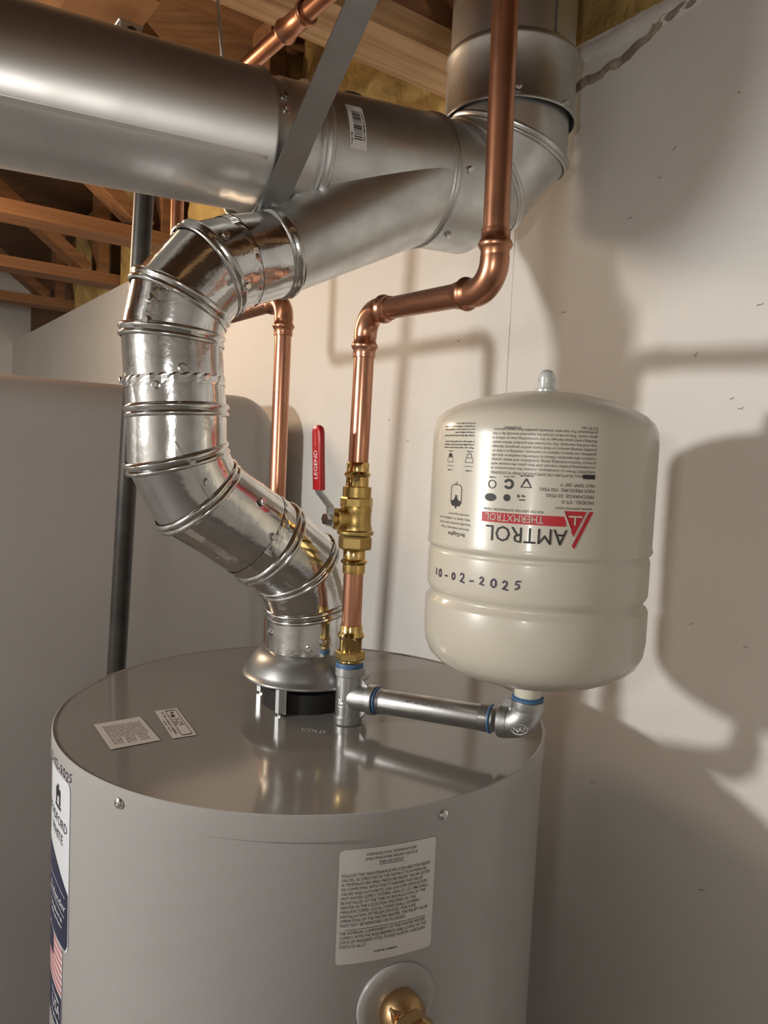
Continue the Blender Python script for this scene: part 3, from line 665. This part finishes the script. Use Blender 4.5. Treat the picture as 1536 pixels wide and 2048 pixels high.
gd = (g1-g0).normalized(); gn = gd.cross(st); gn = gn if gn.dot(sd) > 0 else -gn
gl = line('LEGEND', 0, 0, .0066, .030); gl2 = line('600WOG', 0, 0, .003, .014)
put('grip_print', [gl], lambda u, v: g0 + gd*(.012+u) + st*(-.002+v-.002)*-1 + gn*.0043, mt['white_ink'], gp)
put('grip_print', [gl2], lambda u, v: g0 + gd*(.046+u) + st*(v-.002)*-1 + gn*.0043, mt['flag_red'], gp)
# stub, adapter, tee, nipple, elbow
sb = tag(obj('copper_stub', lathe([(CR, 1.4600), (CR, 1.5195)], bo, ZV, 28), mt['copper'], origin=(FX, FY, 1.46)), 'short copper stub between the ball valve and the brass adapter', 'copper pipe')
ad = thing('brass_adapter', 'polished brass press adapter with a hex nut above the galvanised tee', 'pipe fitting', (FX, FY, 1.417))
obj('press_collar', lathe([(CR, 1.4608), (.0122, 1.4606), (.0128, 1.4590), (.0128, 1.4535), (.0142, 1.4515), (.0156, 1.4490), (.0140, 1.4465), (.0128, 1.4440), (.0126, 1.4320), (.0122, 1.4300)], bo, ZV, 32), mt['brass'], ad, angle=50)
obj('hex', polyprism(6, .0170, bo + ZV*1.4215, ZV, .0098, .45, .06), mt['brass_cast'], ad, smooth=False)
obj('thread', lathe([(.0126, 1.4160), (.0134, 1.4170), (.0134, 1.4185), (.0128, 1.4190), (.0132, 1.4200), (.0128, 1.4216)], bo, ZV, 32), mt['brass'], ad)
TC = Vector((FX, FY, 1.3790)); EC = Vector((.1529, .7400, 1.3867)); ND = (EC-TC).normalized()
te = thing('pipe_tee', 'galvanised malleable iron tee screwed into the heater top', 'pipe fitting', (FX, FY, 1.350))
obj('run', lathe([(.0120, 1.3490), (.0158, 1.3492), (.0163, 1.3502), (.0163, 1.3580), (.0158, 1.3588), (.0146, 1.3590), (.0146, 1.4035), (.0158, 1.4037), (.0164, 1.4045), (.0164, 1.4122), (.0158, 1.4132), (.0120, 1.4135)], bo, ZV, 48), mt['malleable'], te, angle=25)
obj('branch', lathe([(.0138, .004), (.0146, .008), (.0146, .0255), (.0160, .0258), (.0166, .0266), (.0166, .0340), (.0160, .0350), (.0125, .0352)], TC, ND, 48), mt['malleable'], te, angle=25)
for sg in (1, -1): obj('gusset', bevelled(box(TC + ND*.0165 + ZV*sg*.0165, .0150, .0035, .0105, (ND*.707 + ZV*-sg*.707), ND.cross(ZV), (ND*.707+ZV*sg*.707)), .001, 1), mt['malleable'], te)
put('cast_mark', [line('NAP', 0, 0, .006, .014)], lambda u, v: bo + ZV*(1.370+u) + Vector((math.sin(-.35-v/.015), -math.cos(-.35-v/.015), 0))*.0152, mt['steel'], te)
obj('sealant', lathe([(.0125, 1.4130), (.0158, 1.4136), (.0154, 1.4150), (.0158, 1.4160), (.0148, 1.4182), (.0130, 1.4186)], bo, ZV, 40), mt['sealant'], te)
np_ = thing('pipe_nipple', 'grey galvanised threaded nipple between the tee and the elbow', 'pipe', TC + ND*.03)
LN = (EC-TC).length
obj('pipe', lathe([(.0128, .034), (.0130, .041), (.01335, .043), (.01335, LN-.043), (.0130, LN-.041), (.0128, LN-.033)], TC, ND, 40), mt['nipple'], np_)
for a in (.0352, LN-.0385): obj('sealant', lathe([(.0130, 0), (.0147, .0008), (.0149, .0022), (.0130, .0034)], TC + ND*a, ND, 36), mt['sealant'], np_)
obj('thread', lathe(sum([[(.0134, .039+.0011*k), (.01375, .0395+.0011*k)] for k in range(4)], []), TC, ND, 36), mt['nipple'], np_)
obj('thread', lathe(sum([[(.0134, LN-.048+.0011*k), (.01375, LN-.0475+.0011*k)] for k in range(8)], []), TC, ND, 36), mt['nipple'], np_)
pr = smudge(0, 0, .004, .05, 8)
perp = ND.cross(ZV).normalized(); perp = perp if perp.y < 0 else -perp
upn = perp.cross(ND).normalized(); upn = upn if upn.z > 0 else -upn
put('mill_print', [pr], lambda u, v: TC + ND*(.075+u) + (perp*math.cos(.55+v/.0134) + upn*math.sin(.55+v/.0134))*.0136, mt['ink_grey'], np_)
el = thing('pipe_elbow', 'galvanised malleable iron elbow under the expansion tank', 'pipe fitting', EC - ZV*.016)
A = arc(EC - ND*.05, EC, EC + ZV*.05, .0185, 12)
obj('bend', tube([A[0] - ND*.004] + A + [A[-1] + ZV*.003], .0158, 40), mt['malleable'], el, angle=60)
obj('band', lathe([(.0140, .0180), (.0166, .0182), (.0168, .0190), (.0168, .0268), (.0162, .0278), (.0125, .0280)], EC, -ND, 44), mt['malleable'], el, angle=25)
obj('band', lathe([(.0140, .0165), (.0166, .0168), (.0168, .0176), (.0168, .0248), (.0162, .0258), (.0125, .0260)], EC, ZV, 44), mt['malleable'], el, angle=25)
obj('gusset', bevelled(box(EC - ND*.0200 + ZV*.0190, .0120, .0045, .0090, (ND*.707 + ZV*.707), ND.cross(ZV), (ND*-.707+ZV*.707)), .001, 1), mt['malleable'], el)
put('cast_mark', [line('NAP', 0, 0, .005, .012), ell2(.006, .0025, .008, .005, 20, wd_=.0008)], lambda u, v: EC + perp*.0160 + ND*(u-.009)*.94 + upn*(v-.004) + (ND*.1+upn*.15)*u, mt['steel'], el)
obj('sealant', lathe([(.0125, .0255), (.0158, .0262), (.0154, .0275), (.0160, .0290), (.0130, .0302)], EC, ZV, 40), mt['sealant'], el)

# rear hot-water pipe
rc = thing('copper_pipe', 'rear copper water pipe rising behind the vent and running on under the ceiling', 'copper pipe', (-.1454, 1.010, 1.35))
rA = (-.1454, 1.010, 1.375); rB = (-.1460, 1.022, 1.853); rC = (-.385, 1.345, 1.853); rD = (-.385, 1.345, 2.205); rE = (.30, .409, 2.205)
a1, a2 = press_elbow(rA, rB, rC, rc); a3, a4 = press_elbow(rB, rC, rD, rc); a5, a6 = press_elbow(rC, rD, rE, rc)
pipe(rA, a1, rc); pipe(a2, a3, rc, 'copper_dull'); pipe(a4, a5, rc, 'copper_dull'); pipe(a6, rE, rc, 'copper_dull', .0116)
obj('brass_union', lathe([(.0135, 0), (.0165, .001), (.0165, .012), (.0135, .014), (.0130, .026), (.0112, .027)], (-.1454, 1.010, 1.349), ZV, 24), mt['brass'], rc)
od = (Vector(rE)-Vector(rD)).normalized(); kc = Vector(rD) + od*.41
obj('coupling', lathe([(.0118, -.032), (.0150, -.031), (.0165, -.027), (.0150, -.023), (.0138, -.021), (.0138, .021), (.0150, .023), (.0165, .027), (.0150, .031), (.0118, .032)], kc, od, 28), mt['copper_dull'], rc, angle=50)
# black gas pipe
gpipe = thing('gas_pipe', 'thin black iron gas pipe running down behind the water heater', 'pipe', (-.452, 1.138, 0))
gtop = Vector((-.452, 1.138, 0)) + Vector((.1263, -.0760, 2.64))*(2.075/2.64)
obj('pipe', tube([Vector((-.452, 1.138, 0))] + arc((-.452, 1.138, 0), gtop, gtop - NV*1.2, .03, 8) + [gtop - NV*1.6], .0134, 24), mt['black_iron'], gpipe)
obj('pipe_elbow', tube(arc((-.452, 1.138, 0), gtop, gtop - NV*1.2, .034, 8), .0175, 24), mt['black_iron'], gpipe)

# ------------------------------------------------------------------ expansion tank
TX, TY, TR = .1529, .740, .1079
TK = .9487                                     # tank size
def tz(z): return 1.4323 + (z-1.4205)*TK
et = thing('expansion_tank', 'almond expansion tank hung upside down beside the wall with printed label', 'expansion tank', (TX, TY, 1.400))
prof = [(.0125, 1.4205), (.03, 1.4215), (.5*TR, 1.4265), (.72*TR, 1.4345), (.86*TR, 1.4425), (.94*TR, 1.4510), (.985*TR, 1.4620), (TR, 1.4750), (TR, 1.5060), (TR-.0010, 1.5085), (TR-.0050, 1.5125), (TR-.0055, 1.5150), (TR-.0030, 1.5185), (TR-.0012, 1.5220), (TR-.0010, 1.5250),
        (TR-.0010, 1.5560), (TR-.0016, 1.5585), (TR-.0026, 1.5600), (TR-.0022, 1.5625), (TR-.0004, 1.5640), (TR+.0008, 1.5665), (TR+.0004, 1.5690), (TR-.0002, 1.5710), (TR-.0002, 1.6750), (.990*TR, 1.6840), (.955*TR, 1.6930), (.89*TR, 1.7000), (.78*TR, 1.7065), (.6*TR, 1.7140), (.4*TR, 1.7195), (.2*TR, 1.7225), (0, 1.7235)]
obj('shell', lathe([(r, tz(z)) for r, z in prof], (TX, TY, 0), ZV, 128, close=False), mt['tank'], et, angle=50)
vc = obj('valve_cap', lathe([(r*TK, tz(z)) for r, z in [(.0155, 1.7205), (.0150, 1.7225), (.0125, 1.7230), (.0128, 1.7235), (.0128, 1.7255), (.0115, 1.7262), (.0092, 1.7266), (.0090, 1.7275), (.0090, 1.7345), (.0094, 1.7350), (.0094, 1.7365), (.0084, 1.7370), (.0084, 1.7390), (.0074, 1.7425), (.0050, 1.7450), (.0022, 1.7462), (0, 1.7464)]], (TX, TY, 0), ZV, 28, close=False), mt['cap'], et, angle=25, label='pale air valve cap on top')
obj('nozzle', lathe([(.0128, 1.4110), (.0132, 1.4125), (.0132, 1.4160), (.0137, 1.4170), (.0137, 1.4320), (.0160, 1.4335)], (TX, TY, 0), ZV, 32), mt['cream'], et)
LR = TR + .0003
# print: u runs right-to-left seen from the front, v runs downward (the tank hangs upside down)
tm = cyl_map(TX, TY, LR, 13.2, tz(1.5775), -1, TK)      # print origin: bottom line (AMTROL baseline is at larger z)
def TP(z): return -(z - 1.5775)                 # text-v of a world height
def TU(th): return R_(13.2 - th)*LR/TK             # text-u of an angle
bk, rd = [], []
bk.append(line('AMTROL', TU(1.5), TP(1.5915), .0140, TU(-36.0)-TU(1.5)))
rd.append(None); rd.pop()
# red bar with the name cut out (printed in the tank colour on top)
zb0, zb1 = 1.5945, 1.6035
rd.append(rect2(TU(0.6), TP(zb1), TU(-38.5), TP(zb0), 24))
# triangular mark: slash, and a solid triangle with two light strokes
def quad(p): return p, [tuple(range(len(p)))]
rd.append(quad([(TU(13.2), TP(1.6085)), (TU(11.2), TP(1.6085)), (TU(3.6)-.0005, TP(1.5775)), (TU(5.0), TP(1.5745))]))
rd.append(quad([(TU(9.8), TP(1.6085)), (TU(-1.2), TP(1.6085)), (TU(4.3), TP(1.5855))]))
put('logo_red_print', rd, cyl_map(TX, TY, LR, 13.2, tz(1.5775), -1, TK), mt['logo_red'], et)
tl_ = cyl_map(TX, TY, LR+.0004, 13.2, tz(1.5775), -1, TK)
put('logo_light_print', [line('THERMXTROL', TU(-9.5), TP(1.6025), .0065, TU(-36.5)-TU(-9.5)), quad([(TU(7.8), TP(1.6045)), (TU(1.5), TP(1.6045)), (TU(1.5), TP(1.6030)), (TU(7.8), TP(1.6030))]), quad([(TU(4.9), TP(1.6045)), (TU(4.1), TP(1.6045)), (TU(4.1), TP(1.5960)), (TU(4.9), TP(1.5960))]), quad([(TU(-.6), TP(1.6085)), (TU(-1.6), TP(1.6085)), (TU(2.6), TP(1.5900)), (TU(3.2), TP(1.5912))])], tl_, mt['tank'], et)
bk.append(line('www.amtrol.com', TU(12.4), TP(1.6118), .0026, TU(-4.5)-TU(12.4)))
bk.append(line('WATER HEATER EXPANSION TANK', TU(-9.5), TP(1.6075), .0023, TU(-38)-TU(-9.5)))
for s, z, e in (('MODEL: ST-5', 1.6180, -2), ('PRECHARGE: 50 PSIG', 1.6232, -9), ('MAX PRESSURE: 150 PSIG', 1.6284, -12), ('MAX TEMP: 200\u00b0 F', 1.6332, -3)): bk.append(line(s, TU(12.8), TP(z), .0030, TU(e)-TU(12.8)))
BLK = ['WARNING: RUPTURE OR EXPLOSION AND FLOODING', 'HAZARD: Prior to installation, review the instructions in', 'accompanying product manual, and then place the manual with', 'product. Factors including sizing, installation and water quality', 'critical to safe operation. Failure to follow the installation and safe', 'guidelines can cause a rupture or explosion, resulting in a leak or', 'possibly causing serious or fatal injury and/or property damage', 'may void the warranty. Do not locate this product where water', 'flooding could cause damage to the surrounding area or where it', 'given needs. This product should be inspected annually by a lice', 'professional. For use with domestic potable hot water systems.']
for k, s in enumerate(BLK): bk.append(line(s, TU(12.6), TP(1.6410 + .0039*k), .0024, TU(-35)-TU(12.6)))
bk.append(rect2(TU(12.8), TP(1.6416), TU(7), TP(1.6376), 4))
bk.append(line('DCT 3P 1106C', TU(12.6), TP(1.6838), .0024, TU(5)-TU(12.6))); bk.append(line('MC#44007', TU(-22), TP(1.6818), .0024, TU(-30)-TU(-22)))
# round approval marks
def tri(cx, cy, r, wd_): return stroke2([(cx, cy-r), (cx+r, cy+r*.7), (cx-r, cy+r*.7), (cx, cy-r)], wd_)
for (t, z, k) in ((-18, 1.631, 'tri'), (-26, 1.630, 'ring'), (-34, 1.629, 'ring2'), (-26.5, 1.6175, 'dot'), (-34.5, 1.617, 'oval'), (-20, 1.618, 'txt')):
    u, v = TU(t), TP(z)
    if k == 'tri': bk.append(tri(u, v, .0045, .0016)); bk.append(smudge(u, v-.0075, .0014, .012, 10, 'C'))
    elif k == 'ring': bk.append(ell2(u, v, .0036, .0036, 20, 30, 340, .0022)); bk.append(smudge(u, v-.0072, .0014, .010, 6, 'C'))
    elif k == 'ring2': bk.append(ell2(u, v, .0036, .0036, 20, 0, 360, .0008)); bk.append(smudge(u, v-.0070, .0014, .006, 4, 'C'))
    elif k == 'dot': bk.append(ell2(u, v, .0032, .0032))
    elif k == 'oval': bk.append(ell2(u, v, .0058, .0036))
    else: bk += [smudge(u, v-.003, .0026, .007, 5, 'C'), smudge(u, v+.001, .002, .007, 6, 'C')]
# left block
bk.append(line('InSight', TU(-48), TP(1.5805), .0036, TU(-60)-TU(-48)))
for k, (s, a, b) in enumerate((('Service Indicator Cap', -45.5, -66), ('Visually monitor the life of', -44.5, -68), ('the tank in addition to', -45, -68), ('normal inspection', -46, -60))): bk.append(line(s, TU(a), TP(1.5855 + .0045*k), .0022, TU(b)-TU(a)))
u0, v0 = TU(-55), TP(1.6155)
bk += [stroke2([(u0-.0075, v0-.008), (u0-.0075, v0+.006), (u0-.005, v0+.0095), (u0+.005, v0+.0095), (u0+.0075, v0+.006), (u0+.0075, v0-.008), (u0+.005, v0-.0105), (u0-.005, v0-.0105), (u0-.0075, v0-.008)], .0007), smudge(u0, v0-.001, .0016, .004, 3, 'C'),
       quad([(u0-.0075, v0+.005), (u0-.003, v0+.004), (u0, v0-.0005), (u0+.003, v0+.004), (u0+.0075, v0+.005), (u0+.005, v0+.0095), (u0-.005, v0+.0095)]), rect2(u0-.001, v0+.009, u0+.001, v0+.012), ell2(u0, v0-.012, .0012, .0012, 10, wd_=.0005)]
for uu, fill in ((TU(-47.5), False), (TU(-61), True)):
    bk += [stroke2([(uu-.005, TP(1.6440)), (uu+.005, TP(1.6440))], .0005), stroke2([(uu-.0048, TP(1.6475)), (uu+.0048, TP(1.6475))], .0005), stroke2([(uu-.0036, TP(1.6520)), (uu+.0036, TP(1.6520))], .0006), stroke2([(uu-.0036, TP(1.652)), (uu-.005, TP(1.6475))], .0004), stroke2([(uu+.0036, TP(1.652)), (uu+.005, TP(1.6475))], .0004)]
    bk.append(ell2(uu, TP(1.6525), .0030, .0036, 14, 180, 360, None if fill else .0006)); bk.append(smudge(uu, TP(1.6585), .0014, .008, 1, 'C')); bk.append(smudge(uu, TP(1.6405), .0014, .008, 2, 'C'))
for k in range(9):
    if k == 3: continue
    bk.append(smudge(TU(-45), TP(1.6620 + .0032*k*.9), .0015, TU(-67 if k not in (5, 8) else -58)-TU(-45), k))
put('label_print', bk, tm, mt['ink'], et, 'black printing, upside down')
put('handwritten_date', [handwriting('10-02-2025', .0086, .0115, .0015)], cyl_map(TX, TY, TR-.0003, -70.5, tz(1.5350), 1, TK), mt['marker'], et, 'purple handwritten date')
